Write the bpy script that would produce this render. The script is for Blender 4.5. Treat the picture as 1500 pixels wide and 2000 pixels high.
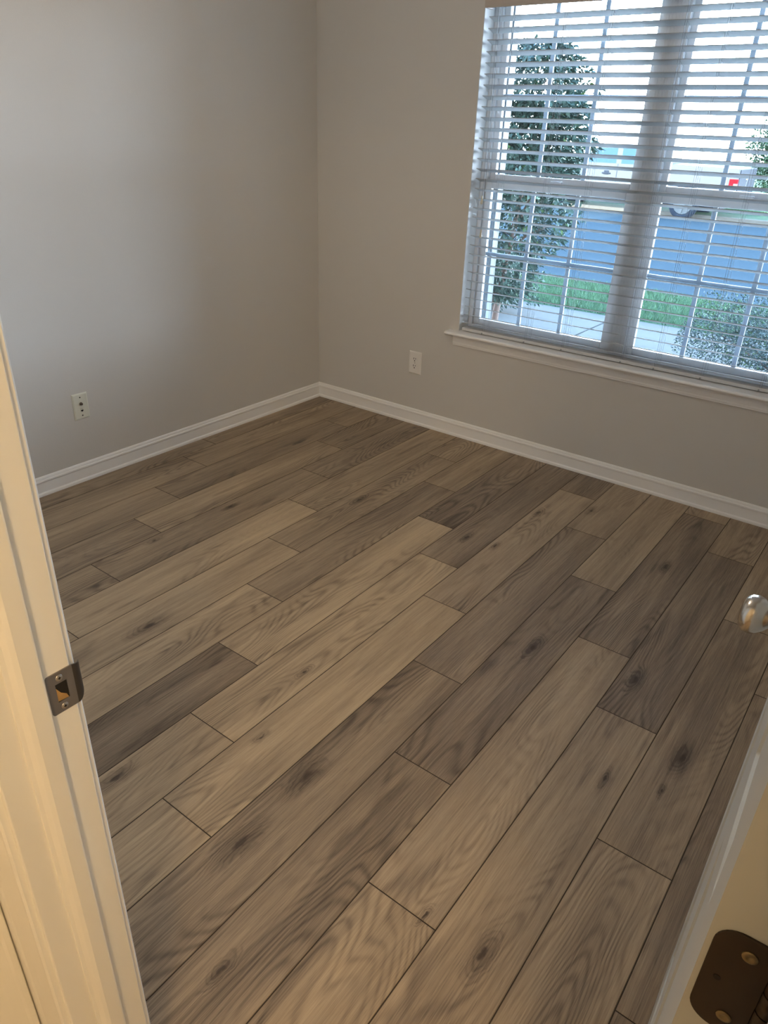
import bpy, bmesh, math, random
from mathutils import Vector, Matrix, Euler
random.seed(7)
for o in list(bpy.data.objects):
    bpy.data.objects.remove(o, do_unlink=True)
S = bpy.context.scene
COL = S.collection

# ------------------------------------------------------------------ camera
cam = bpy.data.cameras.new('camera')
cam.sensor_fit = 'VERTICAL'; cam.sensor_height = 36.0
cam.lens = 1414.2 / 2000 * 36.0
cam.clip_start = 0.02; cam.clip_end = 400
co = bpy.data.objects.new('camera', cam); COL.objects.link(co)
right = Vector((0.798, 0.602, 0.034)).normalized()
down = Vector((0.306, -0.356, -0.883)); down = (down - right * down.dot(right)).normalized()
fwd = right.cross(down)
co.matrix_world = Matrix(((right.x, -down.x, -fwd.x, 2.895), (right.y, -down.y, -fwd.y, -3.252),
                          (right.z, -down.z, -fwd.z, 1.488), (0, 0, 0, 1)))
S.camera = co

# ------------------------------------------------------------------ world, sun, exposure
S.view_settings.view_transform = 'Standard'; S.view_settings.look = 'None'
S.view_settings.exposure = 1.0; S.view_settings.gamma = 1.0
S.view_settings.use_curve_mapping = False
S.cycles.max_bounces = 12; S.cycles.diffuse_bounces = 7; S.cycles.glossy_bounces = 4
S.cycles.transparent_max_bounces = 24; S.cycles.sample_clamp_indirect = 12.0
SKY_HORIZON = (20, 22.8, 26.5); SKY_ZENITH = (1.4, 2.35, 3.8)
W = bpy.data.worlds.new('sky'); S.world = W; W.use_nodes = True
wn = W.node_tree; wn.nodes.clear()
def N(t, typ, **kw):
    n = t.nodes.new(typ)
    for k, v in kw.items():
        setattr(n, k, v)
    return n
g = N(wn, 'ShaderNodeNewGeometry'); sx = N(wn, 'ShaderNodeSeparateXYZ')
rp = N(wn, 'ShaderNodeValToRGB'); bg = N(wn, 'ShaderNodeBackground'); ow = N(wn, 'ShaderNodeOutputWorld')
mx = N(wn, 'ShaderNodeMix', data_type='RGBA')
tc = N(wn, 'ShaderNodeTexCoord')
wn.links.new(tc.outputs['Generated'], sx.inputs[0])
mr = N(wn, 'ShaderNodeMapRange'); mr.inputs['From Min'].default_value = 0.12; mr.inputs['From Max'].default_value = 0.42
wn.links.new(sx.outputs['Z'], mr.inputs['Value']); wn.links.new(mr.outputs[0], mx.inputs['Factor'])
mx.inputs[6].default_value = (*SKY_HORIZON, 1); mx.inputs[7].default_value = (*SKY_ZENITH, 1)
wn.links.new(mx.outputs[2], bg.inputs[0]); wn.links.new(bg.outputs[0], ow.inputs[0])
bg.inputs[1].default_value = 1.0

def light(name, typ, loc, energy, color, rot=None, **kw):
    l = bpy.data.lights.new(name, typ); l.energy = energy; l.color = color
    for k, v in kw.items(): setattr(l, k, v)
    o = bpy.data.objects.new(name, l); o.location = loc
    if rot: o.rotation_euler = rot
    COL.objects.link(o); return o
# the sun stands behind the house: an added roof block shades the near street, the far side is in full sun
sun = light('sun', 'SUN', (0, -10, 10), 9.0, (1.0, 0.95, 0.86), (math.radians(72), 0, math.radians(-8)), angle=0.01)
portal = light('window_portal', 'AREA', (1.7675, 0.22, 1.32), 1, (1, 1, 1), (math.radians(-90), 0, 0), shape='RECTANGLE', size=1.75, size_y=1.6)
portal.data.cycles.is_portal = True
# warm ceiling lamp of the hallway
HALL_LAMP = light('hall_lamp', 'POINT', (3.50, -4.15, 2.26), 32.0, (1.0, 0.73, 0.41), shadow_soft_size=0.12)
# unseen fill light added to brighten the room
ROOM_FILL = light('room_fill', 'POINT', (1.25, -1.85, 2.30), 8.5, (1.0, 0.86, 0.70), shadow_soft_size=0.16)

# ------------------------------------------------------------------ materials
def mat(name, col, rough=0.5, metal=0.0, spec=0.5, bump=0.0, bscale=60.0, var=0.0, vscale=6.0, coat=0.0):
    m = bpy.data.materials.new(name); m.use_nodes = True; t = m.node_tree
    b = t.nodes['Principled BSDF']
    b.inputs['Base Color'].default_value = (*col, 1); b.inputs['Roughness'].default_value = rough
    b.inputs['Metallic'].default_value = metal; b.inputs['Specular IOR Level'].default_value = spec
    b.inputs['Coat Weight'].default_value = coat
    tcn = N(t, 'ShaderNodeTexCoord')
    if bump > 0:
        no = N(t, 'ShaderNodeTexNoise'); no.inputs['Scale'].default_value = bscale; no.inputs['Detail'].default_value = 4
        bp = N(t, 'ShaderNodeBump'); bp.inputs['Strength'].default_value = bump; bp.inputs['Distance'].default_value = 0.002
        t.links.new(tcn.outputs['Object'], no.inputs['Vector']); t.links.new(no.outputs['Fac'], bp.inputs['Height'])
        t.links.new(bp.outputs[0], b.inputs['Normal'])
    if var > 0:
        n2 = N(t, 'ShaderNodeTexNoise'); n2.inputs['Scale'].default_value = vscale; n2.inputs['Detail'].default_value = 5
        mm = N(t, 'ShaderNodeMix', data_type='RGBA')
        mm.inputs[6].default_value = (*[c * (1 - var) for c in col], 1); mm.inputs[7].default_value = (*[min(1, c * (1 + var)) for c in col], 1)
        t.links.new(tcn.outputs['Object'], n2.inputs['Vector']); t.links.new(n2.outputs['Fac'], mm.inputs[0])
        t.links.new(mm.outputs[2], b.inputs['Base Color'])
    return m
M = {}
M['wall'] = mat('greige_paint', (0.635, 0.61, 0.57), 0.75, spec=0.25, bump=0.12, bscale=220)
M['ceiling'] = mat('ceiling_white', (0.80, 0.78, 0.74), 0.9, spec=0.2)
M['trim'] = mat('white_trim_paint', (0.90, 0.89, 0.87), 0.35, spec=0.45)
M['jamb'] = mat('cream_trim_paint', (0.84, 0.82, 0.76), 0.35, spec=0.45, bump=0.06, bscale=25)
M['door'] = mat('door_paint', (0.48, 0.495, 0.48), 0.32, spec=0.5, bump=0.04, bscale=40)
M['vinyl'] = mat('white_vinyl', (0.64, 0.645, 0.65), 0.35)
M['return'] = mat('opening_return_paint', (0.62, 0.63, 0.62), 0.6)
M['muntin'] = mat('grey_white_muntin', (0.40, 0.45, 0.50), 0.55)
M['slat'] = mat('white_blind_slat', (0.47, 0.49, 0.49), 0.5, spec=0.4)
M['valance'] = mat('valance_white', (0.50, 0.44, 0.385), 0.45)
M['cord'] = mat('blind_cord', (0.30, 0.32, 0.34), 0.7)
M['tassel'] = mat('ivory_tassel', (0.62, 0.56, 0.42), 0.5)
M['plate_ivory'] = mat('ivory_plate', (0.72, 0.71, 0.60), 0.35)
M['plate_white'] = mat('warm_white_plate', (0.82, 0.79, 0.74), 0.35)
M['dark'] = mat('dark_hole', (0.012, 0.010, 0.008), 0.8)
M['nickel'] = mat('satin_nickel', (0.62, 0.58, 0.52), 0.22, metal=1.0, bump=0.02)
M['strike'] = mat('aged_nickel', (0.25, 0.23, 0.225), 0.42, metal=0.6, spec=0.5)
M['strike_edge'] = mat('aged_nickel_dark', (0.10, 0.085, 0.07), 0.4, metal=0.7)
M['bronze'] = mat('dark_bronze', (0.030, 0.018, 0.010), 0.45, metal=0.35, var=0.2, vscale=60)
M['brass'] = mat('old_brass', (0.26, 0.20, 0.11), 0.4, metal=0.8)
M['screw'] = mat('steel_screw', (0.50, 0.46, 0.42), 0.35, metal=0.9)
M['rawwood'] = mat('raw_wood', (0.42, 0.25, 0.09), 0.7, var=0.4, vscale=80)
M['gap'] = mat('dark_gap', (0.05, 0.035, 0.022), 0.9)
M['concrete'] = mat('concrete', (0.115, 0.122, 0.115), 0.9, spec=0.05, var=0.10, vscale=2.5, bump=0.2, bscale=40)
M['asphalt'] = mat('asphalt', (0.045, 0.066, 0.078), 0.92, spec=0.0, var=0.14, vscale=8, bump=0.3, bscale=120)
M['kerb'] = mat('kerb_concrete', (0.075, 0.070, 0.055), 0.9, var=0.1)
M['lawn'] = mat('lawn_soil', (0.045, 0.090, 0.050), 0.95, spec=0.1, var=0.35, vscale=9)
M['grass'] = mat('grass_blades', (0.085, 0.170, 0.095), 0.8, spec=0.05, var=0.4, vscale=7)
M['mulch'] = mat('tan_mulch', (0.075, 0.062, 0.050), 0.95, var=0.3, vscale=10)
M['leaf'] = mat('glossy_leaf', (0.040, 0.078, 0.062), 0.5, spec=0.25, var=0.45, vscale=4)
M['boxleaf'] = mat('hedge_leaf', (0.052, 0.088, 0.086), 0.55, spec=0.2, var=0.45, vscale=12)
M['leaf_light'] = mat('yellow_green_leaf', (0.05, 0.10, 0.035), 0.6, spec=0.12, var=0.3, vscale=3)  # lighter yellow-green leaves, mixed in at random
M['far_leaf'] = mat('far_shrub_leaf', (0.016, 0.036, 0.020), 0.7, spec=0.05, var=0.5, vscale=3)
M['bark'] = mat('pale_bark', (0.15, 0.11, 0.09), 0.85, var=0.25, vscale=12, bump=0.3, bscale=50)
M['twig'] = mat('twig_bark', (0.045, 0.035, 0.030), 0.9)
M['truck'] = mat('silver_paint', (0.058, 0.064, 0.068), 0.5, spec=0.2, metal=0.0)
M['truck_glass'] = mat('truck_glass', (0.022, 0.055, 0.090), 0.5, spec=0.1)
M['truck_dark'] = mat('truck_dark_trim', (0.014, 0.020, 0.028), 0.6, spec=0.1)
M['rubber'] = mat('tyre_rubber', (0.012, 0.018, 0.026), 0.8, spec=0.1)
M['alloy'] = mat('alloy_wheel', (0.070, 0.080, 0.080), 0.5, spec=0.2)
M['red'] = mat('red_lens', (0.16, 0.0012, 0.0045), 0.5, spec=0.05)
M['white'] = mat('white_lens', (0.11, 0.11, 0.11), 0.3)
M['brick'] = mat('outside_masonry', (0.30, 0.20, 0.16), 0.9, var=0.2)
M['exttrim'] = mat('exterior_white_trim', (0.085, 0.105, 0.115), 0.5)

def glass_mat():
    m = bpy.data.materials.new('window_glass'); m.use_nodes = True; t = m.node_tree; t.nodes.clear()
    tr = N(t, 'ShaderNodeBsdfTransparent'); tr.inputs[0].default_value = (0.93, 0.97, 1.0, 1)
    gl = N(t, 'ShaderNodeBsdfGlossy'); gl.inputs['Roughness'].default_value = 0.01
    fr = N(t, 'ShaderNodeFresnel'); fr.inputs[0].default_value = 1.3
    ms = N(t, 'ShaderNodeMixShader'); ou = N(t, 'ShaderNodeOutputMaterial')
    t.links.new(fr.outputs[0], ms.inputs[0]); t.links.new(tr.outputs[0], ms.inputs[1]); t.links.new(gl.outputs[0], ms.inputs[2])
    t.links.new(ms.outputs[0], ou.inputs[0]); return m
M['glass'] = glass_mat()

def floor_mat():
    m = bpy.data.materials.new('oak_plank_floor'); m.use_nodes = True; t = m.node_tree
    L = t.links.new; b = t.nodes['Principled BSDF']
    uv = N(t, 'ShaderNodeUVMap', uv_map='plank'); at = N(t, 'ShaderNodeAttribute', attribute_name='tone')
    spc = N(t, 'ShaderNodeSeparateColor'); L(at.outputs['Color'], spc.inputs[0])
    su = N(t, 'ShaderNodeSeparateXYZ'); L(uv.outputs[0], su.inputs[0])
    def math_(op, a, b_=None, c=None):
        n = N(t, 'ShaderNodeMath', operation=op)
        for i, v in enumerate((a, b_, c)):
            if v is None: continue
            if isinstance(v, (int, float)): n.inputs[i].default_value = v
            else: L(v, n.inputs[i])
        return n.outputs[0]
    def vec(x, y, z):
        n = N(t, 'ShaderNodeCombineXYZ')
        for i, v in enumerate((x, y, z)):
            if isinstance(v, (int, float)): n.inputs[i].default_value = v
            else: L(v, n.inputs[i])
        return n.outputs[0]
    def noise(v, sc, det=3, rough=0.55, dist=0.0):
        n = N(t, 'ShaderNodeTexNoise'); L(v, n.inputs['Vector'])
        n.inputs['Scale'].default_value = sc; n.inputs['Detail'].default_value = det
        n.inputs['Roughness'].default_value = rough; n.inputs['Distortion'].default_value = dist
        return n.outputs['Fac']
    U, V = su.outputs['X'], su.outputs['Y']       # U along the plank (metres), V across (metres)
    seed = math_('MULTIPLY', spc.outputs['Blue'], 57.0)
    # knots where the boards have them: (x, y, size)
    KN = [(1.137, -2.135, 1.5), (1.597, -2.583, 1.2), (2.51, -1.356, 1.2), (2.187, -1.417, 1.2), (2.562, -2.391, 1.2), (1.972, -2.276, 1.5),
          (1.984, -2.519, 1.6), (1.691, -1.98, .6), (1.767, -.919, .7), (1.64, -.934, 1.0), (1.088, -.96, 1.0), (2.585, -1.794, .8), (2.364, -.625, 1.0),
          (.694, -1.776, .8), (.703, -1.377, .8), (2.724, -1.594, 1.3), (1.783, -2.254, .6), (2.168, -2.742, .8), (.428, -.645, .8), (1.944, -.361, .9),
          (1.77, -.536, .9), (2.716, -1.738, .5), (2.423, -2.398, .5)]
    tco = N(t, 'ShaderNodeTexCoord')
    wob = N(t, 'ShaderNodeTexNoise'); wob.inputs['Scale'].default_value = 45; L(tco.outputs['Object'], wob.inputs['Vector'])
    wv = N(t, 'ShaderNodeVectorMath', operation='MULTIPLY_ADD'); L(wob.outputs['Color'], wv.inputs[0]); wv.inputs[1].default_value = (.012, .03, 0); L(tco.outputs['Object'], wv.inputs[2])
    kd = None
    for kx, ky, ks in KN:
        a = N(t, 'ShaderNodeVectorMath', operation='SUBTRACT'); L(wv.outputs[0], a.inputs[0]); a.inputs[1].default_value = (kx + .006, ky + .015, 0)
        c = N(t, 'ShaderNodeVectorMath', operation='MULTIPLY'); L(a.outputs[0], c.inputs[0]); c.inputs[1].default_value = (1 / (.0058 * ks), 1 / (.017 * ks), 0)
        d = N(t, 'ShaderNodeVectorMath', operation='LENGTH'); L(c.outputs[0], d.inputs[0])
        kd = d.outputs['Value'] if kd is None else math_('MINIMUM', kd, d.outputs['Value'])
    def ramp(v, f0, f1, t0, t1, smooth=False):
        n = N(t, 'ShaderNodeMapRange'); L(v, n.inputs['Value'])
        if smooth: n.interpolation_type = 'SMOOTHSTEP'
        n.inputs['From Min'].default_value = f0; n.inputs['From Max'].default_value = f1; n.inputs['To Min'].default_value = t0; n.inputs['To Max'].default_value = t1
        return n.outputs[0]
    knot = ramp(kd, .45, 1.25, 1, 0, True); halo = ramp(kd, .8, 5.0, 1, 0, True)
    # slow field whose level lines are the growth rings (long cathedral arches)
    fld = noise(vec(math_('MULTIPLY', U, 1.05), math_('MULTIPLY', V, 5.2), seed), 1.0, 1.6, 0.42, 0.12)
    fld = math_('MULTIPLY_ADD', halo, 0.07, fld)
    fld = math_('MULTIPLY_ADD', noise(vec(math_('MULTIPLY', U, 9), math_('MULTIPLY', V, 40), seed), 1.0, 2.0), 0.014, fld)
    rings = math_('SINE', math_('MULTIPLY', fld, 235.0))
    rings = math_('POWER', math_('MULTIPLY_ADD', rings, 0.5, 0.5), 2.0)
    rmask = noise(vec(math_('MULTIPLY', U, 1.3), math_('MULTIPLY', V, 7.0), math_('ADD', seed, 11.3)), 1.0, 2.0)
    rings = math_('MULTIPLY', rings, math_('MAXIMUM', ramp(rmask, .44, .62, .06, 1, True), math_('MULTIPLY', halo, .8)))
    # straight fibre streaks and short pores
    fib = noise(vec(math_('MULTIPLY', U, 7.0), math_('MULTIPLY', V, 420.0), seed), 1.0, 3, 0.7)
    fib2 = noise(vec(math_('MULTIPLY', U, 2.6), math_('MULTIPLY', V, 70.0), seed), 1.0, 4, 0.6, 0.3)
    pore = ramp(noise(vec(math_('MULTIPLY', U, 26.0), math_('MULTIPLY', V, 620.0), seed), 1.0, 2, 0.6), .56, .70, 0, 1)
    broad = noise(vec(math_('MULTIPLY', U, 1.2), math_('MULTIPLY', V, 10.0), math_('ADD', seed, 3.1)), 1.0, 3, 0.5)
    dk = ramp(noise(vec(math_('MULTIPLY', U, 2.4), math_('MULTIPLY', V, 22.0), math_('ADD', seed, 7.7)), 1.0, 3, 0.5, .4), .60, .74, 0, 1, True)
    # level 0 dark .. 1 light
    lvl = math_('MULTIPLY_ADD', spc.outputs['Red'], 0.66, 0.30)
    lvl = math_('MULTIPLY_ADD', math_('SUBTRACT', broad, 0.5), 0.85, lvl)
    lvl = math_('MULTIPLY_ADD', math_('SUBTRACT', fib2, 0.5), 0.60, lvl)
    lvl = math_('MULTIPLY_ADD', math_('SUBTRACT', fib, 0.5), 0.80, lvl)
    lvl = math_('MULTIPLY_ADD', pore, -0.14, lvl)
    lvl = math_('MULTIPLY_ADD', dk, -0.26, lvl)
    lvl = math_('MULTIPLY_ADD', rings, -0.27, lvl)
    lvl = math_('MULTIPLY_ADD', halo, -0.30, lvl)
    cr = N(t, 'ShaderNodeValToRGB'); L(lvl, cr.inputs[0]); e = cr.color_ramp.elements
    e[0].position = 0.0; e[0].color = (0.108, 0.076, 0.049, 1); e[1].position = 1.0; e[1].color = (0.56, 0.43, 0.275, 1)
    n1 = e.new(0.35); n1.color = (0.245, 0.182, 0.122, 1); n2 = e.new(0.65); n2.color = (0.40, 0.30, 0.195, 1)
    # grey planks next to honey ones
    gm = N(t, 'ShaderNodeMix', data_type='RGBA', blend_type='MULTIPLY'); L(cr.outputs[0], gm.inputs[6])
    gm.inputs[7].default_value = (0.90, 0.915, 0.99, 1); L(spc.outputs['Green'], gm.inputs[0])
    km = N(t, 'ShaderNodeMix', data_type='RGBA'); L(gm.outputs[2], km.inputs[6]); km.inputs[7].default_value = (0.040, 0.026, 0.018, 1)
    L(math_('MULTIPLY', knot, 0.8), km.inputs[0])
    L(km.outputs[2], b.inputs['Base Color'])
    b.inputs['Roughness'].default_value = 0.46; b.inputs['Specular IOR Level'].default_value = 0.42
    bp = N(t, 'ShaderNodeBump'); bp.inputs['Strength'].default_value = 0.18; bp.inputs['Distance'].default_value = 0.0015
    L(math_('ADD', fib, math_('MULTIPLY', rings, -0.5)), bp.inputs['Height']); L(bp.outputs[0], b.inputs['Normal'])
    return m
M['floor'] = floor_mat()

# ------------------------------------------------------------------ mesh helpers
def link(o, parent=None):
    COL.objects.link(o)
    if parent is not None: o.parent = parent
    return o
def tag(o, label=None, cat=None, group=None, kind=None):
    if label: o['label'] = label
    if cat: o['category'] = cat
    if group: o['group'] = group
    if kind: o['kind'] = kind
    return o
def empty(name, loc=(0, 0, 0), **kw):
    o = bpy.data.objects.new(name, None); o.location = loc; o.empty_display_size = 0.05; link(o); return tag(o, **kw)
class MB:
    """collects vertices and faces; build() links one mesh object"""
    def __init__(s): s.v = []; s.f = []; s.m = []; s.smooth = []
    def add(s, vs, fs, mi=0, sm=False):
        k = len(s.v); s.v += [tuple(v) for v in vs]
        for f in fs: s.f.append([k + i for i in f]); s.m.append(mi); s.smooth.append(sm)
    def box(s, x0, x1, y0, y1, z0, z1, mi=0):
        v = [(x0, y0, z0), (x1, y0, z0), (x1, y1, z0), (x0, y1, z0), (x0, y0, z1), (x1, y0, z1), (x1, y1, z1), (x0, y1, z1)]
        s.add(v, [(0, 3, 2, 1), (4, 5, 6, 7), (0, 1, 5, 4), (1, 2, 6, 5), (2, 3, 7, 6), (3, 0, 4, 7)], mi)
    def prism(s, pts, axis, a0, a1, mi=0, sm=False, mitre0=0.0, mitre1=0.0, mref=0):
        """extrude a closed 2-D outline along axis; pts are the other two coordinates in xyz order; mitres shift the ends by mitre*pts[mref]"""
        n = len(pts)
        def P(p, a, mt):
            a = a + mt * p[mref]
            return {'x': (a, p[0], p[1]), 'y': (p[0], a, p[1]), 'z': (p[0], p[1], a)}[axis]
        vs = [P(p, a0, mitre0) for p in pts] + [P(p, a1, mitre1) for p in pts]
        k = len(s.v); s.v += vs
        for i in range(n):
            j = (i + 1) % n; s.f.append([k + i, k + j, k + n + j, k + n + i]); s.m.append(mi); s.smooth.append(sm)
        s.f.append([k + i for i in range(n)][::-1]); s.f.append([k + n + i for i in range(n)]); s.m += [mi, mi]; s.smooth += [False, False]
    def lathe(s, prof, c, axis, seg=32, mi=0):
        """prof: (radius, distance along axis)"""
        ax = Vector(axis).normalized(); a = ax.orthogonal().normalized(); b = ax.cross(a); c = Vector(c); k = len(s.v)
        for r, h in prof:
            for i in range(seg):
                t = 2 * math.pi * i / seg
                s.v.append(tuple(c + ax * h + (a * math.cos(t) + b * math.sin(t)) * r))
        for j in range(len(prof) - 1):
            for i in range(seg):
                q = (i + 1) % seg
                s.f.append([k + j * seg + i, k + j * seg + q, k + (j + 1) * seg + q, k + (j + 1) * seg + i]); s.m.append(mi); s.smooth.append(True)
        s.f.append([k + i for i in range(seg)][::-1]); s.f.append([k + (len(prof) - 1) * seg + i for i in range(seg)]); s.m += [mi, mi]; s.smooth += [False, False]
    def tube(s, pts, rads, seg=6, mi=0):
        k = len(s.v); pts = [Vector(p) for p in pts]
        if not isinstance(rads, (list, tuple)): rads = [rads] * len(pts)
        up = None
        for i, p in enumerate(pts):
            d = (pts[min(i + 1, len(pts) - 1)] - pts[max(i - 1, 0)]).normalized()
            a = d.orthogonal().normalized() if up is None else (up - d * up.dot(d)).normalized()
            up = a; b = d.cross(a)
            for q in range(seg):
                t = 2 * math.pi * q / seg; s.v.append(tuple(p + (a * math.cos(t) + b * math.sin(t)) * rads[i]))
        for j in range(len(pts) - 1):
            for q in range(seg):
                r = (q + 1) % seg; s.f.append([k + j * seg + q, k + j * seg + r, k + (j + 1) * seg + r, k + (j + 1) * seg + q]); s.m.append(mi); s.smooth.append(True)
        s.f.append([k + q for q in range(seg)][::-1]); s.f.append([k + (len(pts) - 1) * seg + q for q in range(seg)]); s.m += [mi, mi]; s.smooth += [False, False]
    def build(s, name, mats, parent=None, bevel=0.0, seg=2, fix=True, origin=None, **kw):
        me = bpy.data.meshes.new(name)
        off = Vector(origin) if origin else Vector((0, 0, 0))
        me.from_pydata([tuple(Vector(v) - off) for v in s.v], [], s.f)
        if not isinstance(mats, (list, tuple)): mats = [mats]
        for m_ in mats: me.materials.append(m_)
        for p, mi, sm in zip(me.polygons, s.m, s.smooth): p.material_index = mi; p.use_smooth = sm
        if fix:
            bm = bmesh.new(); bm.from_mesh(me); bmesh.ops.recalc_face_normals(bm, faces=bm.faces); bm.to_mesh(me); bm.free()
        me.update()
        o = bpy.data.objects.new(name, me); o.location = off; link(o, parent)
        if parent is not None and origin is None: pass
        if bevel > 0:
            md = o.modifiers.new('bevel', 'BEVEL'); md.width = bevel; md.segments = seg; md.limit_method = 'ANGLE'; md.angle_limit = math.radians(35); md.harden_normals = False
        return tag(o, **kw)

# ------------------------------------------------------------------ dimensions
XW0, XW1, ZW0, ZW1 = 0.963, 2.572, 0.572, 2.060        # window opening
WT = 0.20                                               # window wall thickness
XR = 3.16                                               # right wall
YD, YH = -2.945, -3.047                                 # door wall: room face, hall face
XJ0, XJ1 = 2.245, 2.947                                 # door opening between the jamb faces
ZC = 2.44
GZ = -0.35                                              # ground outside
st = dict(kind='structure')

# ------------------------------------------------------------------ floor (planks laid out as in the room)
PW, X0F, PL = 0.18, -0.0609, 1.150
joints = {0: [-.949], 1: [-1.164], 2: [-1.472, -.303], 3: [-1.716, -.562], 4: [-2.037, -.878], 5: [-2.319, -1.161],
          6: [-1.465, -.312], 7: [-1.753, -.604], 8: [-2.049, -.909], 9: [-2.313, -1.163], 10: [-2.55, -1.398, -.247],
          11: [-1.719, -.572], 12: [-2.065, -.923], 13: [-2.41, -1.265, -.101], 14: [-1.546, -.39], 15: [-1.979, -.839],
          16: [-2.326, -1.186], 17: [-1.62, -.47], 18: [-1.95, -.80], 19: [-2.25, -1.10], 20: [-1.5], 21: [-1.9], 22: [-1.2], 23: [-1.7], 24: [-1.4], 25: [-1.1]}
# tones listed from the window towards the door: (lightness, greyness)
tones = {0: [(.25, .1), (.30, .2)], 1: [(.42, .1), (.40, .2)], 2: [(.34, .1), (.22, .2), (.36, .2)], 3: [(.25, .2), (.50, .1), (.30, .3)],
         4: [(.28, .3), (.30, .2), (.42, .1)], 5: [(.46, .1), (.62, .1), (.45, 0)], 6: [(.42, 0), (.32, .2), (.60, .1)],
         7: [(.40, .1), (.22, .4), (.66, .1)], 8: [(.20, .7), (.72, .1), (.12, .4)], 9: [(.22, .7), (.70, 0), (.62, .1)],
         10: [(.20, .7), (.62, .6), (.66, 0), (.60, .1)], 11: [(.52, .6), (.25, .7), (.28, .3), (.3, .3)],
         12: [(.58, .4), (.26, .7), (.24, .3), (.4, .2)], 13: [(.50, .3), (.26, .7), (.58, .5), (.55, .1)],
         14: [(.42, .3), (.18, .7), (.52, .4), (.4, .2)], 15: [(.50, .3), (.28, .4), (.52, .4), (.4, .2)],
         16: [(.40, .3), (.34, .4), (.34, .3), (.4, .2)]}
def build_floor():
    y_end = -7.0; vs = []; fs = []; uvs = []; cols = []; mi = []
    for r in range(0, 26):
        xa = X0F + PW * r; xb = xa + PW
        js = sorted(joints[r], reverse=True)
        while js[-1] > y_end: js.append(js[-1] - PL)
        top = [js[0] + PL] + js
        ends = [(js[0] + PL, js[0])] + [(js[i], js[i + 1]) for i in range(len(js) - 1)]
        for i, (y1, y0) in enumerate(ends):
            tl = tones.get(r, []); tn = tl[i] if i < len(tl) else (random.uniform(.2, .65), random.uniform(.1, .5))
            g_ = 0.0012
            ax, bx, ay, by = max(xa + g_, -0.001), min(xb - g_, 4.6), max(y0 + g_, y_end), min(y1 - g_, 0.0)
            if bx <= ax or by <= ay: continue
            sd = random.random(); fl = random.choice((1, -1))
            k = len(vs); b = 0.0018
            vs += [(ax, ay, -.0012), (bx, ay, -.0012), (bx, by, -.0012), (ax, by, -.0012),
                   (ax + b, ay + b, 0), (bx - b, ay + b, 0), (bx - b, by - b, 0), (ax + b, by - b, 0)]
            for f in ((4, 5, 6, 7), (0, 1, 5, 4), (1, 2, 6, 5), (2, 3, 7, 6), (3, 0, 4, 7)):
                fs.append([k + q for q in f]); mi.append(0)
                for q in f:
                    x, y, z = vs[k + q]; uvs.append(((y - y0) * fl + sd * 31, (x - xa) + sd * 7)); cols.append((tn[0], tn[1], sd, 1))
    k = len(vs); vs += [(0, y_end, -.0011), (4.6, y_end, -.0011), (4.6, 0, -.0011), (0, 0, -.0011)]
    fs.append([k, k + 1, k + 2, k + 3]); mi.append(1); uvs += [(0, 0)] * 4; cols += [(0, 0, 0, 1)] * 4
    k = len(vs); vs += [(0, y_end, -.03), (4.6, y_end, -.03), (4.6, 0, -.03), (0, 0, -.03)]
    fs.append([k + 3, k + 2, k + 1, k]); mi.append(1); uvs += [(0, 0)] * 4; cols += [(0, 0, 0, 1)] * 4
    me = bpy.data.meshes.new('floor'); me.from_pydata(vs, [], fs); me.materials.append(M['floor']); me.materials.append(M['gap'])
    uvl = me.uv_layers.new(name='plank'); ca = me.color_attributes.new('tone', 'FLOAT_COLOR', 'CORNER')
    uvl = me.uv_layers['plank']
    for i in range(len(uvs)): uvl.data[i].uv = uvs[i]
    ca = me.color_attributes['tone']
    for i in range(len(uvs)): ca.data[i].color = cols[i]
    for p, m_ in zip(me.polygons, mi): p.material_index = m_
    me.update(); tag(link(bpy.data.objects.new('floor', me)), kind='structure')
build_floor()

# ------------------------------------------------------------------ room shell
b = MB(); b.box(-0.12, 0, -7.0, WT, 0 - .03, ZC); b.build('wall_left', M['wall'], **st)
b = MB()
b.box(0, XW0, 0, WT, -.03, ZC); b.box(XW1, XR + .12, 0, WT, -.03, ZC); b.box(XW0, XW1, 0, WT, -.03, ZW0 - .02); b.box(XW0, XW1, 0, WT, ZW1, ZC)
b.build('wall_window', M['wall'], **st)
b = MB(); b.box(XR, XR + .12, YH, 0, -.03, ZC); b.box(4.6, 4.72, -7.0, YH, -.03, ZC); b.box(XR + .12, 4.6, YH, YD, -.03, ZC); b.build('wall_right', M['wall'], **st)
b = MB(); b.box(0, XJ0 - .018, YH, YD, -.03, ZC); b.box(XJ1 + .018, XR, YH, YD, -.03, ZC); b.box(XJ0 - .018, XJ1 + .018, YH, YD, 2.06, ZC)
b.build('wall_door', M['wall'], **st)
b = MB(); b.box(2.00, 2.118, -7.0, YH, -.03, ZC); b.build('wall_hall', M['wall'], **st)
b = MB(); b.box(0, 4.72, -7.12, -7.0, -.03, ZC); b.build('wall_back', M['wall'], **st)
b = MB(); b.box(-.12, 4.72, -7.12, WT, ZC, ZC + .12); b.build('ceiling', M['ceiling'], **st)
# unseen block with a roof shape, added and sized to shade the street
b = MB(); b.box(-7, 9, -9.0, 0.2, ZC + .121, 5.6); b.prism([(-9.4, 5.6), (0.5, 5.6), (-4.4, 7.6)], 'x', -7.3, 9.3)
b.build('shade_block', M['brick'], **st)
b = MB(); b.box(-7, -.121, -9.0, WT, GZ, ZC + .12); b.box(4.73, 9, -9.0, WT, GZ, ZC + .12); b.box(XR + .121, 4.729, YD + .001, WT, GZ, ZC + .12); b.box(-.12, XR + .12, 0.02, WT, GZ, -.031)
b.build('wall_outside', M['brick'], **st)

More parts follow.
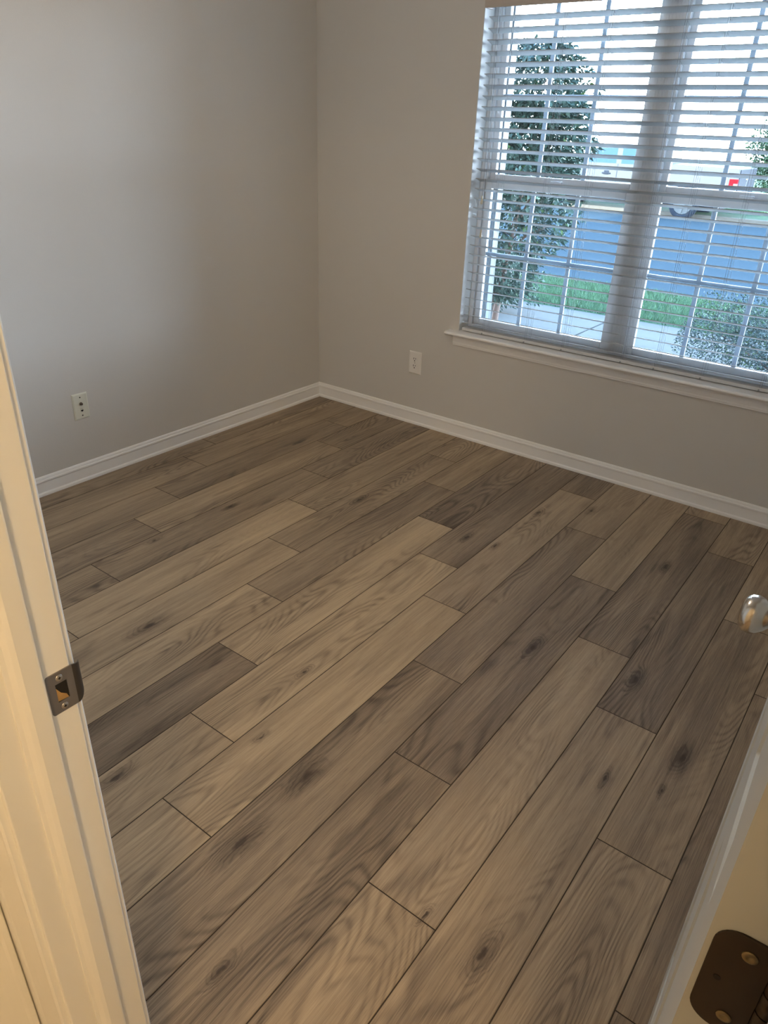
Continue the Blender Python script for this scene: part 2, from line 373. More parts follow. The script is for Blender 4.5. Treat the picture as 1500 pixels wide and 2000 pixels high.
# baseboards: board with a beaded top and a shoe at the floor
bp = [(0, 0), (.014, 0), (.014, .007), (.0128, .012), (.0095, .0155), (.0085, .017), (.0085, .060), (.0105, .0635), (.0115, .068), (.0105, .0725),
      (.0072, .075), (.0072, .0775), (.0062, .082), (.0035, .0868), (0, .088)]
b = MB(); b.prism(bp, 'y', YD, 0.0, mitre1=-1.0); b.build('baseboard_left', M['trim'], **st)
b = MB(); b.prism([(-d, z) for d, z in bp], 'x', 0.0, XR, mitre0=-1.0, mitre1=1.0); b.build('baseboard_window', M['trim'], **st)
b = MB(); b.prism([(XR - d, z) for d, z in bp], 'y', YD, 0.0); b.build('baseboard_right', M['trim'], **st)
b = MB(); b.prism([(YD + d, z) for d, z in bp], 'x', 0.0, XJ0 - .063); b.build('baseboard_door', M['trim'], **st)

# ------------------------------------------------------------------ window: stool, apron, unit
b = MB()
b.prism([(-.050, .556), (-.056, .560), (-.058, .5645), (-.056, .569), (-.050, .573), (.0, .573), (.09, .573), (.09, .556)], 'x', XW0 - .0, XW1)
b.prism([(-.050, .556), (-.056, .560), (-.058, .5645), (-.056, .569), (-.050, .573), (-.0005, .573), (-.0005, .556)], 'x', .912, XW0)
b.prism([(-.050, .556), (-.056, .560), (-.058, .5645), (-.056, .569), (-.050, .573), (-.0005, .573), (-.0005, .556)], 'x', XW1, 2.622)
b.build('window_sill', M['trim'], bevel=.002, **st)
ap = [(0, .5555), (-.020, .5555), (-.020, .548), (-.016, .543), (-.014, .535), (-.014, .520), (-.012, .516), (-.012, .508), (-.0085, .505), (-.0085, .499), (0, .497)]
b = MB(); b.prism(ap, 'x', .942, 2.594); b.build('trim_1', M['trim'], **st)
# plaster returns of the opening, painted white
b = MB(); t = .004
b.box(XW0, XW0 + t, 0, .085, .573, ZW1); b.box(XW1 - t, XW1, 0, .085, .573, ZW1); b.box(XW0 + t, XW1 - t, 0, .085, ZW1 - t, ZW1)
b.build('trim_2', M['return'], **st)
# white corner bead strip along the left and right arris
win = empty('window_1', (1.7675, .10, ZW0), kind='structure')
def wpart(mb, name, m_, parent=None, bevel=0.0, label=None):
    mb.v = [tuple(Vector(v) - Vector((1.7675, .10, ZW0))) for v in mb.v]
    return mb.build(name, m_, parent if parent is not None else win, bevel=bevel, label=label)
GX = [(1.030, 1.690), (1.845, 2.505)]       # glass ranges of the two units
ZB0, ZM, ZT = .632, 1.282, 1.985
b = MB()
b.box(XW0 + .0045, .990, .086, .150, .573, ZW1); b.box(2.545, XW1 - .0045, .086, .150, .573, ZW1)
b.box(.990, 2.545, .086, .150, .573, .600); b.box(.990, 2.545, .086, .150, 2.030, ZW1)
b.box(.990, 1.000, .100, .150, .600, 2.030); b.box(2.535, 2.545, .100, .150, .600, 2.030)
b.box(.990, 2.545, .112, .150, .600, .609)
wpart(b, 'window_frame', M['vinyl'], bevel=.0015)
b = MB()
b.box(1.715, 1.820, .082, .150, .600, 2.030); b.box(1.7275, 1.8075, .0745, .082, .600, 2.030)
for xx in (1.741, 1.754, 1.768, 1.781, 1.794): b.box(xx - .0012, xx + .0012, .0728, .0745, .600, 2.030)
wpart(b, 'mullion', M['vinyl'], bevel=.001)
b = MB()
b.box(.945, 1.031, .151, .205, .600, 2.06); b.box(2.504, 2.59, .151, .205, .600, 2.06); b.box(1.715, 1.820, .151, .165, .600, 2.06)
b.box(.945, 2.59, .151, .245, .556, .598)
wpart(b, 'outer_casing', M['exttrim'], bevel=.002)
for (ga, gb) in GX:
    for up in (0, 1):
        y0, y1 = ((.088, .111), (.114, .138))[up]
        z0, z1 = ((ZB0, 1.250), (1.312, ZT))[up]
        fa, fb = ga - .030, gb + .030
        fl_, fh_ = ((.6005, 1.290), (1.262, 2.029))[up]
        if up: fa, fb = ga - .029, gb + .029
        s = MB()
        s.box(fa, ga, y0, y1, fl_, fh_); s.box(gb, fb, y0, y1, fl_, fh_)
        s.box(ga, gb, y0, y1, fl_, z0); s.box(ga, gb, y0, y1, z1, fh_)
        sash = wpart(s, 'upper_sash' if up else 'lower_sash', M['vinyl'], bevel=.003)
        sp = (gb - ga) / 3; zc = (1.635, .953)[1 - up]; yc = (y0 + y1) / 2
        mu = MB()
        for q in (1, 2): mu.box(ga + sp * q - .0095, ga + sp * q + .0095, yc - .004, yc + .004, z0, z1)
        for q in range(3):
            xa = ga + sp * q + (.0095 if q else 0); xb = ga + sp * (q + 1) - (.0095 if q < 2 else 0)
            mu.box(xa, xb, yc - .004, yc + .004, zc - .0085, zc + .0085)
        mo = wpart(mu, 'muntin_grid', M['muntin'], sash)
        gl = MB(); gl.box(ga - .002, gb + .002, yc - .007, yc - .005, z0 - .002, z1 + .002); wpart(gl, 'glass_pane', M['glass'], sash)
        # note: sash children share the window origin
    s = MB(); s.box((ga + gb) / 2 - .028, (ga + gb) / 2 + .028, .080, .092, 1.290, 1.301); wpart(s, 'sash_lock', M['vinyl'], bevel=.002)

# ------------------------------------------------------------------ the blind
bl = empty('horizontal_blind', (1.7675, .03, 1.958), label='white wooden slat blind hanging in the window, slats tilted part open', cat='blind')
OB = Vector((1.7675, .03, 1.958))
def bpart(mb, name, m_, parent=None, bevel=0.0, label=None):
    mb.v = [tuple(Vector(v) - OB) for v in mb.v]; return mb.build(name, m_, parent or bl, bevel=bevel, label=label)
BX0, BX1 = .983, 2.553
LADX = (1.105, 1.342, 1.540, 1.832, 1.985, 2.188, 2.425)
TILT = math.radians(16.0); SW = .050
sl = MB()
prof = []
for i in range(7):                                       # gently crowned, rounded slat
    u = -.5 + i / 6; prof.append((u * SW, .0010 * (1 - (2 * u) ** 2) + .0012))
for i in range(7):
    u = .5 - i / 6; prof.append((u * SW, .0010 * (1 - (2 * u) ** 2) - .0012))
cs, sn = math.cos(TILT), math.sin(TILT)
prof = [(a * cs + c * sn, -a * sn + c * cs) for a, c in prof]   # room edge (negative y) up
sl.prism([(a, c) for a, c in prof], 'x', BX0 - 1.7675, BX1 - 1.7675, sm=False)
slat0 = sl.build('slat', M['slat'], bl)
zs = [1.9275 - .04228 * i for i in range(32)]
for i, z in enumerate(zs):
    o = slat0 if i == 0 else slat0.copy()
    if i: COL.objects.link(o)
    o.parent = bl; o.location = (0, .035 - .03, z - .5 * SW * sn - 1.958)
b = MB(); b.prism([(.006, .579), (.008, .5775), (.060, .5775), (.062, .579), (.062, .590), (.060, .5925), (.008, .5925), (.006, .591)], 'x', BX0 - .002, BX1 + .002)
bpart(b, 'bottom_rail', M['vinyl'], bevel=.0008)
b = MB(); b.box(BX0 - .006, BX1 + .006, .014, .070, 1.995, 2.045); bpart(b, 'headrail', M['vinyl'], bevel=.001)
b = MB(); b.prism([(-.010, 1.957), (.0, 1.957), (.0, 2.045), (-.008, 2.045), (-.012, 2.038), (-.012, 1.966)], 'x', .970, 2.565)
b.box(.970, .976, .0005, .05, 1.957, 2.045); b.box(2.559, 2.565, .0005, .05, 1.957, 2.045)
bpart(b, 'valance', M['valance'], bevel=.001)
for x in LADX:
    b = MB()
    yf, yb = .035 - SW / 2 * cs - .0022, .035 + SW / 2 * cs + .0022
    b.tube([(x - .004, yf, .593), (x - .004, yf, 1.995)], .00055, 5); b.tube([(x + .004, yf, .593), (x + .004, yf, 1.995)], .00055, 5)
    b.tube([(x - .004, yb, .593), (x - .004, yb, 1.995)], .00055, 5); b.tube([(x + .004, yb, .593), (x + .004, yb, 1.995)], .00055, 5)
    for z in zs:
        b.tube([(x + .004, yf, z - .0055), (x + .004, yb, z - .0055 - SW * sn)], .0004, 4)
    bpart(b, 'ladder_cord', M['cord'])
    b = MB(); b.tube([(x - .004, .001, .582), (x - .004, .0042, .582)], .004, 10); bpart(b, 'rail_button', M['cord'])
for x, zt, dx in ((1.036, 1.205, 0.0), (1.046, 1.056, .002)):
    b = MB(); b.tube([(x - .002, -.003, 1.957), (x, -.003, zt + .012)], .0009, 6)
    lc = bpart(b, 'lift_cord', M['cord'])
    b = MB(); b.lathe([(.002, .018), (.0035, .014), (.004, .004), (.0062, -.010), (.0066, -.018), (.0045, -.020)], (x, -.003, zt), (0, 0, 1), 16)
    bpart(b, 'cord_tassel', M['tassel'], lc, label='ivory tassel')

# ------------------------------------------------------------------ wall plates
def plate_mesh(w, h, d):
    """bevelled plate lying in the x-z plane, front towards -y"""
    m = MB(); k = .0055
    o = [(-w / 2, -h / 2), (w / 2, -h / 2), (w / 2, h / 2), (-w / 2, h / 2)]; i = [(-w / 2 + k, -h / 2 + k), (w / 2 - k, -h / 2 + k), (w / 2 - k, h / 2 - k), (-w / 2 + k, h / 2 - k)]
    vs = [(x, 0, z) for x, z in o] + [(x, -d * .45, z) for x, z in o] + [(x, -d, z) for x, z in i]
    m.add(vs, [(0, 1, 5, 4), (1, 2, 6, 5), (2, 3, 7, 6), (3, 0, 4, 7), (4, 5, 9, 8), (5, 6, 10, 9), (6, 7, 11, 10), (7, 4, 8, 11), (8, 9, 10, 11), (0, 3, 2, 1)]); return m
out = empty('power_outlet', (.7075, -.0002, .352), label='white duplex power outlet on the wall under the window, left of the sill', cat='outlet')
plate_mesh(.080, .124, .0065).build('cover_plate', M['plate_white'], out, bevel=.0006)
for zc in (.0195, -.0195):
    m = MB(); pts = []
    for a in range(24):
        t = 2 * math.pi * a / 24; x = .0172 * math.cos(t); z = .0172 * math.sin(t); z = max(-.0138, min(.0138, z)); pts.append((x, zc + z))
    m.prism(pts, 'y', -.0088, -.006); f = m.build('receptacle', M['plate_white'], out, bevel=.0006)
    m = MB(); m.box(-.0080, -.0050, -.0093, -.0086, zc - .001, zc + .0095); m.box(.0048, .0074, -.0093, -.0086, zc + .0, zc + .0085)
    m.lathe([(.0032, 0), (.0032, .0007)], (0, -.0086, zc - .0075), (0, -1, 0), 14); m.build('slots', M['dark'], f, label='dark plug slots')
m = MB(); m.lathe([(.0032, 0), (.0030, .0012), (.0015, .0016)], (0, -.0065, 0), (0, -1, 0), 14); m.build('screw', M['screw'], out)
jk = empty('cable_wall_plate', (.0002, -1.594, .350), label='ivory wall plate with coax and phone sockets on the left wall', cat='wall plate')
jk.rotation_euler = (0, 0, math.radians(90))
plate_mesh(.0745, .118, .0065).build('cover_plate', M['plate_ivory'], jk, bevel=.0006)
m = MB(); m.lathe([(.0070, 0), (.0070, .0025), (.0048, .003), (.0048, .010), (.0030, .010)], (0, -.0060, .0125), (0, -1, 0), 6 * 4); m.build('coax_socket', M['strike_edge'], jk, label='dark threaded coax socket')
m = MB(); m.box(-.0075, .0075, -.0085, -.0062, -.0245, -.0085); ph = m.build('phone_socket', M['plate_ivory'], jk, bevel=.0015)
m = MB(); m.box(-.0055, .0055, -.0090, -.0084, -.0215, -.0150); m.box(-.0018, .0018, -.0090, -.0084, -.0235, -.0215); m.box(-.0065, .0065, -.0090, -.0084, -.0098, -.0090); m.build('jack_opening', M['dark'], ph, label='dark jack opening')
for z in (.0415, -.0415):
    m = MB(); m.lathe([(.0034, 0), (.0030, .0010), (.0012, .0014)], (0, -.0065, z), (0, -1, 0), 14); m.build('screw', M['strike_edge'], jk)

# ------------------------------------------------------------------ door frame
jb = MB()
jb.box(XJ0 - .0175, XJ0, YH, YD, 0.0, 2.045); jb.box(XJ1, XJ1 + .0175, YH, YD, 0.0, 2.045); jb.box(XJ0 - .0175, XJ1 + .0175, YH, YD, 2.0455, 2.0595)
jamb = jb.build('trim_3', M['jamb'], bevel=.0015, **st)
def stop(side):
    x0 = XJ0 if side < 0 else XJ1; s = -side
    pr_ = [(x0, -2.981), (x0 + s * .0105, -2.981), (x0 + s * .011, -2.983), (x0 + s * .011, -3.001), (x0 + s * .0085, -3.006), (x0 + s * .0045, -3.011), (x0 + s * .003, -3.0155), (x0, -3.0155)]
    m = MB(); m.prism(pr_, 'z', 0, 2.040); return m
stop(-1).build('stop_moulding', M['jamb'], jamb); stop(1).build('stop_moulding', M['jamb'], jamb)
# casings: profile (distance away from the opening, thickness)
cp = [(0, 0), (0, .007), (.0025, .0095), (.006, .0095), (.0085, .0075), (.012, .0085), (.030, .0125), (.044, .0145), (.048, .0160), (.055, .0165), (.057, .014), (.057, 0)]
def casing(x_in, sgn, yface, ysgn, name, z1=2.102):
    m = MB(); m.prism([(x_in + sgn * a, yface + ysgn * d) for a, d in cp], 'z', 0, z1); return m.build(name, M['jamb'], **st)
casing(XJ0 - .006, -1, YH, -1, 'trim_4'); casing(XJ0 - .006, -1, YD, 1, 'trim_5')
casing(XJ1 + .006, 1, YH, -1, 'trim_6'); casing(XJ1 + .006, 1, YD, 1, 'trim_7')
for k, (yf, ys) in enumerate(((YH, -1), (YD, 1))):
    m = MB(); m.prism([(yf + ys * d, 2.051 + a) for a, d in cp], 'x', XJ0 - .006 , XJ1 + .006); m.build('trim_%d' % (8 + k), M['jamb'], **st)
# cased opening on the hallway wall that meets the door wall
m = MB(); m.prism([(2.118 + d, YH - .006 - .057 + a) for a, d in cp], 'z', 0, 2.10); m.build('trim_10', M['jamb'], **st)

m = MB(); m.box(2.123, 2.180, YH - .0045, YH - .0002, 0, 2.44); m.build('trim_11', M['jamb'], **st)
# strike plate on the latch jamb
SZ = .918
sk = empty('strike_plate', (XJ0, -2.955, SZ)); sk.parent = jamb; tag(sk, label='dull grey metal strike plate')
def sp(mb, name, m_, parent, bevel=0.0, label=None):
    mb.v = [tuple(Vector(v) - Vector((XJ0, -2.955, SZ))) for v in mb.v]; return mb.build(name, m_, parent, bevel=bevel, label=label)
hy0, hy1, hz0, hz1 = -2.9665, -2.9525, SZ - .0125, SZ + .0125
zb, zt_ = SZ - .0275, SZ + .0275
def rect_ring(m, outer, inner, x):
    k = 4; vs = [(x, a, c) for a, c in outer] + [(x, a, c) for a, c in inner]
    m.add(vs, [(i, (i + 1) % 4, 4 + (i + 1) % 4, 4 + i) for i in range(4)])
m = MB()
oy0, oy1 = -2.9755, -2.944
# plate outline with rounded corners, the hole cut out as a bridge of quads
def arc(cy, cz, r, a0, a1, n=5): return [(cy + r * math.cos(math.radians(a0 + (a1 - a0) * i / n)), cz + r * math.sin(math.radians(a0 + (a1 - a0) * i / n))) for i in range(n + 1)]
bmS = bmesh.new()
outer = arc(oy0 + .003, zb + .003, .003, 180, 270) + [(oy1, zb)] + [(oy1, zt_)] + arc(oy0 + .003, zt_ - .003, .003, 90, 180)
inner = [(hy0, hz0), (hy1, hz0), (hy1, hz1), (hy0, hz1)]
XP = .0018
def P3(p, x=XP): return (x, p[0] + 2.955, p[1] - SZ)
ov = [bmS.verts.new(P3(p)) for p in outer]; iv = [bmS.verts.new(P3(p)) for p in inner]
oe = [bmS.edges.new((ov[i], ov[(i + 1) % len(ov)])) for i in range(len(ov))]; ie = [bmS.edges.new((iv[i], iv[(i + 1) % 4])) for i in range(4)]
bmesh.ops.triangle_fill(bmS, edges=oe + ie, use_beauty=True)
ext = bmesh.ops.extrude_face_region(bmS, geom=bmS.faces[:])
bmesh.ops.translate(bmS, vec=(-.0016, 0, 0), verts=[v for v in ext['geom'] if isinstance(v, bmesh.types.BMVert)])
bmesh.ops.recalc_face_normals(bmS, faces=bmS.faces)
me = bpy.data.meshes.new('face_plate'); bmS.to_mesh(me); bmS.free(); me.materials.append(M['strike'])
link(bpy.data.objects.new('face_plate', me), sk)
# curved lip round the jamb edge
m = MB(); n = 8
path = [(.0018, -2.944)] + [(.0018 - .009 * (1 - math.cos(math.radians(80) * i / n)), -2.944 + .0125 * math.sin(math.radians(80) * i / n)) for i in range(1, n + 1)]
for i in range(len(path) - 1):
    (xa, ya), (xb, yb) = path[i], path[i + 1]
    def zr(y):                                       # lip gets lower at its free end, rounded below
        q = max(0, (y + 2.944) / .0125); return (zb + .013 * q ** 2.2, zt_ - .0045 * q)
    za0, za1 = zr(ya); zb0, zb1 = zr(yb); X = XJ0
    m.add([(X + xa, ya, za0), (X + xb, yb, zb0), (X + xb, yb, zb1), (X + xa, ya, za1), (X + xa - .0014, ya, za0), (X + xb - .0014, yb, zb0), (X + xb - .0014, yb, zb1), (X + xa - .0014, ya, za1)],
          [(0, 1, 2, 3), (7, 6, 5, 4), (0, 4, 5, 1), (3, 2, 6, 7), (0, 3, 7, 4), (1, 5, 6, 2)], sm=False)
sp(m, 'lip', M['strike_edge'], sk, label='dark curved lip')
# latch pocket: a dark box with splintered raw wood in it
m = MB(); m.box(XJ0 + .0004, XJ0 + .0008, hy0, hy1, hz0, hz1); sp(m, 'latch_pocket', M['dark'], sk, label='dark latch hole')
m = MB(); m.add([(XJ0 + .0010, hy0, hz0 + .001), (XJ0 + .0010, hy1 - .001, hz0), (XJ0 + .0012, hy1 - .003, hz0 + .006), (XJ0 + .0012, hy0 + .005, hz0 + .011), (XJ0 + .001, hy0, hz0 + .020)], [(0, 1, 2, 3, 4)])
sp(m, 'raw_wood', M['rawwood'], sk, label='splintered raw wood')
for zz in (SZ + .0195, SZ - .0205):
    m = MB(); m.lathe([(.0043, 0), (.0043, .0003), (.0036, .0008), (.0, .0010)], (XJ0 + .0018, -2.9605, zz), (1, 0, 0), 18)
    q = sp(m, 'screw', M['screw'], sk)
    m = MB(); m.box(XJ0 + .0024, XJ0 + .0031, -2.9605 - .0018, -2.9605 + .0018, zz - .0005, zz + .0005); m.box(XJ0 + .0024, XJ0 + .0031, -2.9605 - .0005, -2.9605 + .0005, zz - .0018, zz + .0018)
    m2 = sp(m, 'screw_slot', M['dark'], sk)

# ------------------------------------------------------------------ the open door, hinged on the right jamb
DW, DT, DH = .695, .035, 2.030
door = empty('door_1', (2.9015, -2.920, .012), kind='structure'); door.rotation_euler = (0, 0, math.radians(2.2))
# local frame: x = thickness (0 hall face .. DT), y = along the door, z up
def six_panel():
    m = MB()
    xs_ = [0, .108, .302, .393, .587, DW]; zr = [0, .235, .838, .955, 1.565, 1.665, 1.905, DH]
    pan = {(i, j) for i in (1, 3) for j in (1, 3, 5)}
    for side in (0, 1):
        sx_ = 0 if side == 0 else DT; dn = 1 if side == 0 else -1
        for i in range(5):
            for j in range(7):
                a0, a1, c0, c1 = xs_[i], xs_[i + 1], zr[j], zr[j + 1]
                if (i, j) not in pan:
                    m.add([(sx_, a0, c0), (sx_, a1, c0), (sx_, a1, c1), (sx_, a0, c1)], [(0, 1, 2, 3)]); continue
                rings = [(0, 0), (.003, .0035), (.007, .0042), (.010, .0062), (.016, .0066), (.034, .0022), (.036, .0018)]
                vs = []
                for ins, dep in rings:
                    x = sx_ + dn * dep
                    vs += [(x, a0 + ins, c0 + ins), (x, a1 - ins, c0 + ins), (x, a1 - ins, c1 - ins), (x, a0 + ins, c1 - ins)]
                fs = []
                for k in range(len(rings) - 1):
                    for q in range(4):
                        r = (q + 1) % 4; fs.append((k * 4 + q, k * 4 + r, (k + 1) * 4 + r, (k + 1) * 4 + q))
                k = (len(rings) - 1) * 4; fs.append((k, k + 1, k + 2, k + 3)); m.add(vs, fs)
    for (ya, yb) in ((0, 0), (DW, DW)):
        m.add([(0, ya, 0), (DT, ya, 0), (DT, ya, DH), (0, ya, DH)], [(0, 1, 2, 3)])
    for z in (0, DH): m.add([(0, 0, z), (DT, 0, z), (DT, DW, z), (0, DW, z)], [(0, 1, 2, 3)])
    return m
m = six_panel(); leaf = m.build('door_leaf', M['door'], door, fix=False)
bm = bmesh.new(); bm.from_mesh(leaf.data); bmesh.ops.remove_doubles(bm, verts=bm.verts, dist=1e-5); bmesh.ops.recalc_face_normals(bm, faces=bm.faces); bm.to_mesh(leaf.data); bm.free()
md = leaf.modifiers.new('bevel', 'BEVEL'); md.width = .0016; md.segments = 2; md.limit_method = 'ANGLE'; md.angle_limit = math.radians(60)
# knobs on both faces
KZ = .918 - .012
for sgn, x0 in ((-1, 0.0), (1, DT)):
    m = MB(); c = (x0, DW - .062, KZ)
    m.lathe([(.0325, 0), (.0325, .004), (.029, .009), (.014, .012), (.0115, .020), (.012, .028), (.019, .034), (.0255, .042), (.0275, .050), (.0262, .058), (.0215, .064), (.012, .0672), (.0, .068)], c, (sgn, 0, 0), 40)
    m.build('door_knob', M['nickel'], door, label='satin nickel knob')
# hinge leaves with rounded corners
def hinge(zc):
    h = .0445; r = .0155; x0, x1 = .0035, DT
    pts = arc(x0 + r, zc - h + r, r, 180, 270, 8) + [(x1 + .001, zc - h)] + [(x1 + .001, zc + h)] + arc(x0 + r, zc + h - r, r, 90, 180, 8)
    m = MB(); m.prism(pts, 'y', -.0016, .0002); hl = m.build('hinge', M['bronze'], door, bevel=.0004, label='dark bronze hinge')
    for (sx_, sz) in ((.0255, .030), (.0165 - .005, .0), (.0255, -.030)):
        m = MB()
        if sz == 0: m.lathe([(.0022, 0), (.0022, .0004)], (sx_ + .001, -.0016, zc), (0, -1, 0), 12); m.build('screw_hole', M['dark'], hl)
        else:
            m.lathe([(.0046, 0), (.0044, .0006), (.0022, .0009), (.0018, .0005), (0, .0004)], (sx_ - .002, -.0016, zc + sz), (0, -1, 0), 20); s_ = m.build('screw', M['brass'], hl, label='brass screw')
    m = MB()
    for k in range(5):
        a = zc - h + k * (2 * h / 5) + .0006; c_ = zc - h + (k + 1) * (2 * h / 5) - .0006
        m.lathe([(.0058, a), (.0058, c_)], (DT + .0065, .0005, 0), (0, 0, 1), 20)
    m.lathe([(.0045, zc - h - .003), (.0045, zc + h + .003)], (DT + .0065, .0005, 0), (0, 0, 1), 16)
    m.build('hinge_barrel', M['bronze'], hl)
for zc in (.23, 1.034, 1.80): hinge(zc)
# the matching leaves let into the jamb
for zc in (.242, 1.046, 1.812):
    m = MB(); m.box(-.0016, .0, -.0325, -.003, -.0445, .0445)
    m.v = [(x + XJ1, y + YD, z + zc) for x, y, z in m.v]; m.build('hinge_leaf', M['bronze'], jamb, bevel=.0005, label='dark bronze hinge leaf')

# ------------------------------------------------------------------ bases of the hall lamp and the added room fill light (outside the frame)
for nm, (x, y), lb in (('lamp_or_fill_base', (3.50, -4.15), 'round white ceiling lamp of the hallway behind the camera'), ('lamp_or_fill_base', (1.25, -1.85), 'round white base added above the unseen fill light of the room')):
    e_ = empty(nm, (x, y, ZC), label=lb, cat='lamp')
    m = MB(); m.lathe([(.12, 0), (.12, -.02), (.10, -.028)], (0, 0, 0), (0, 0, 1), 32); m.build('base', M['trim'], e_)

# ------------------------------------------------------------------ outside: ground
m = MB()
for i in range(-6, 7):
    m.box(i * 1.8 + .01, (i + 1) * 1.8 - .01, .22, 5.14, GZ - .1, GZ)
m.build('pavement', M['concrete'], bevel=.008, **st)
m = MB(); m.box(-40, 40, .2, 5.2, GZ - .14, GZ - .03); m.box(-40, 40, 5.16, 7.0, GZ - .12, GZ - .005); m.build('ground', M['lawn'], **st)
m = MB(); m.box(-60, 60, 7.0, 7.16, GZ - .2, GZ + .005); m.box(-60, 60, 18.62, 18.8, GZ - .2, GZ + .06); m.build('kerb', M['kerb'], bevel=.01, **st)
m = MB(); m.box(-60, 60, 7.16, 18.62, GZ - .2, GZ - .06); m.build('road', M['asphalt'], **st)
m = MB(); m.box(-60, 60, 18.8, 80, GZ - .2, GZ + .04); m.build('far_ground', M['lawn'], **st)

def blades(name, x0, x1, y0, y1, z, n, hgt, wd, label, m_):
    mb = MB(); rnd = random.Random(3)
    for i in range(n):
        x, y = rnd.uniform(x0, x1), rnd.uniform(y0, y1); a = rnd.uniform(0, 6.28); h = hgt * rnd.uniform(.5, 1.2); w_ = wd * rnd.uniform(.6, 1.3)
        dx, dy = math.cos(a) * w_, math.sin(a) * w_; lx, ly = rnd.uniform(-1, 1) * h * .6, rnd.uniform(-1, 1) * h * .6
        mb.add([(x - dx, y - dy, z), (x + dx, y + dy, z), (x + lx, y + ly, z + h)], [(0, 1, 2)])
    mb.build(name, m_, fix=False, label=label, cat='grass', kind='stuff')
blades('grass_strip', -4.5, 3.2, 5.17, 6.99, GZ - .006, 26000, .07, .006, 'green lawn strip between the pavement and the road', M['grass'])
blades('far_grass', -9.5, 1.5, 20.4, 21.2, GZ + .04, 14000, .13, .02, 'green grass beyond the far kerb of the road', M['grass'])

# ------------------------------------------------------------------ plants
def leaf_quad(mb, p, d, n, L, Wd, mi=0):
    d = d.normalized(); s = d.cross(n).normalized(); n = s.cross(d).normalized()
    a = p; m1 = p + d * L * .45; tip = p + d * L - n * L * .12
    mb.add([a, m1 + s * Wd * .5 + n * Wd * .12, tip, m1 - s * Wd * .5 + n * Wd * .12, m1 - n * Wd * .02], [(0, 1, 4), (1, 2, 4), (2, 3, 4), (3, 0, 4)], mi, True)
def rdir(r):
    z = r.uniform(-1, 1); t = r.uniform(0, 6.28); q = math.sqrt(1 - z * z); return Vector((q * math.cos(t), q * math.sin(t), z))
r = random.Random(11)
sh = empty('garden_shrub', (-.44, 3.0, GZ), label='tall shrub with large glossy dark leaves left in the window', cat='shrub')
fo = MB()
def crown(z):            # half width and centre of the crown at height z above ground datum 0
    if z > 1.62: k = max(0, 1 - ((z - 1.62) / .55) ** 3.2); return .10 + .32 * k, -.24 - .02 * (z - 1.6)
    if z > .75: return .46, -.27 - (1.62 - z) * .05
    if z > .1: return .20 + .19 * (z - .1) / .65, -.42 + .17 * (z - .1) / .65
    return .1, -.40
for i in range(15000):
    z = r.uniform(.12, 2.14) if i % 5 else r.uniform(1.2, 1.75)
    hw, cx_ = crown(z); a = r.uniform(0, 6.28); q = math.sqrt(r.uniform(.05, 1)) * (1 + .18 * math.sin(a * 3 + z * 9) + .12 * math.sin(z * 23 + a))
    if z < .75 and r.random() < .45: continue
    p = Vector((cx_ + math.cos(a) * hw * q, 3.0 + math.sin(a) * hw * q * 1.1, z))
    d = Vector((math.cos(a), math.sin(a), r.uniform(-.9, .7))) + rdir(r) * .6
    leaf_quad(fo, p, d, Vector((0, 0, 1)) + rdir(r) * .7, r.uniform(.045, .08), r.uniform(.024, .038), 1 if r.random() < .03 else 0)
for sxp, syp, szp, ex in ((.16, 2.9, 1.72, .22), (.2, 2.85, 1.55, .16), (.17, 2.8, 1.38, .18), (-.10, 3.0, 2.05, .14), (-.25, 2.95, 2.05, .12), (.12, 2.9, .78, .12), (.04, 2.9, .60, .14)):
    for i in range(16):
        t = r.random(); p = Vector((sxp + ex * t * .8, syp + r.uniform(-.05, .05), szp + ex * t * .4 + r.uniform(-.04, .04)))
        leaf_quad(fo, p, Vector((1, r.uniform(-1, .5), r.uniform(-.8, .8))), Vector((0, 0, 1)) + rdir(r) * .5, r.uniform(.06, .085), .034)
fo.v = [tuple(Vector(v) - Vector((-.44, 3.0, GZ))) for v in fo.v]
fo.build('foliage', [M['leaf'], M['leaf_light']], sh, fix=False)
tk = MB()
tk.tube([(0, 0, 0), (.02, 0, .35), (.05, 0, .62), (.085, 0, .95), (.14, 0, 1.3), (.22, 0, 1.8), (.3, .02, 2.2)], [.036, .033, .028, .024, .02, .014, .008], 10)
tk.tube([(.05, 0, .62), (.12, -.05, .9), (.28, -.08, 1.05), (.5, -.1, 1.15)], [.018, .014, .009, .004], 8)
tk.tube([(.09, 0, 1.0), (.2, .04, 1.3), (.42, .02, 1.65), (.6, 0, 2.05)], [.016, .012, .008, .004], 8)
tk.tube([(.0, 0, .35), (-.06, .03, .7), (-.1, .04, 1.2), (-.05, .02, 1.9)], [.022, .018, .012, .006], 8)
for i in range(26):
    z = r.uniform(.9, 2.2); a = r.uniform(0, 6.28); c0 = Vector((.1 + .1 * (z - .9), 0, z)); d = Vector((math.cos(a), math.sin(a), .6)) * r.uniform(.18, .34)
    tk.tube([c0, c0 + d * .5 + rdir(r) * .03, c0 + d], [.006, .0045, .002], 5)
tk.build('trunk', M['bark'], sh)
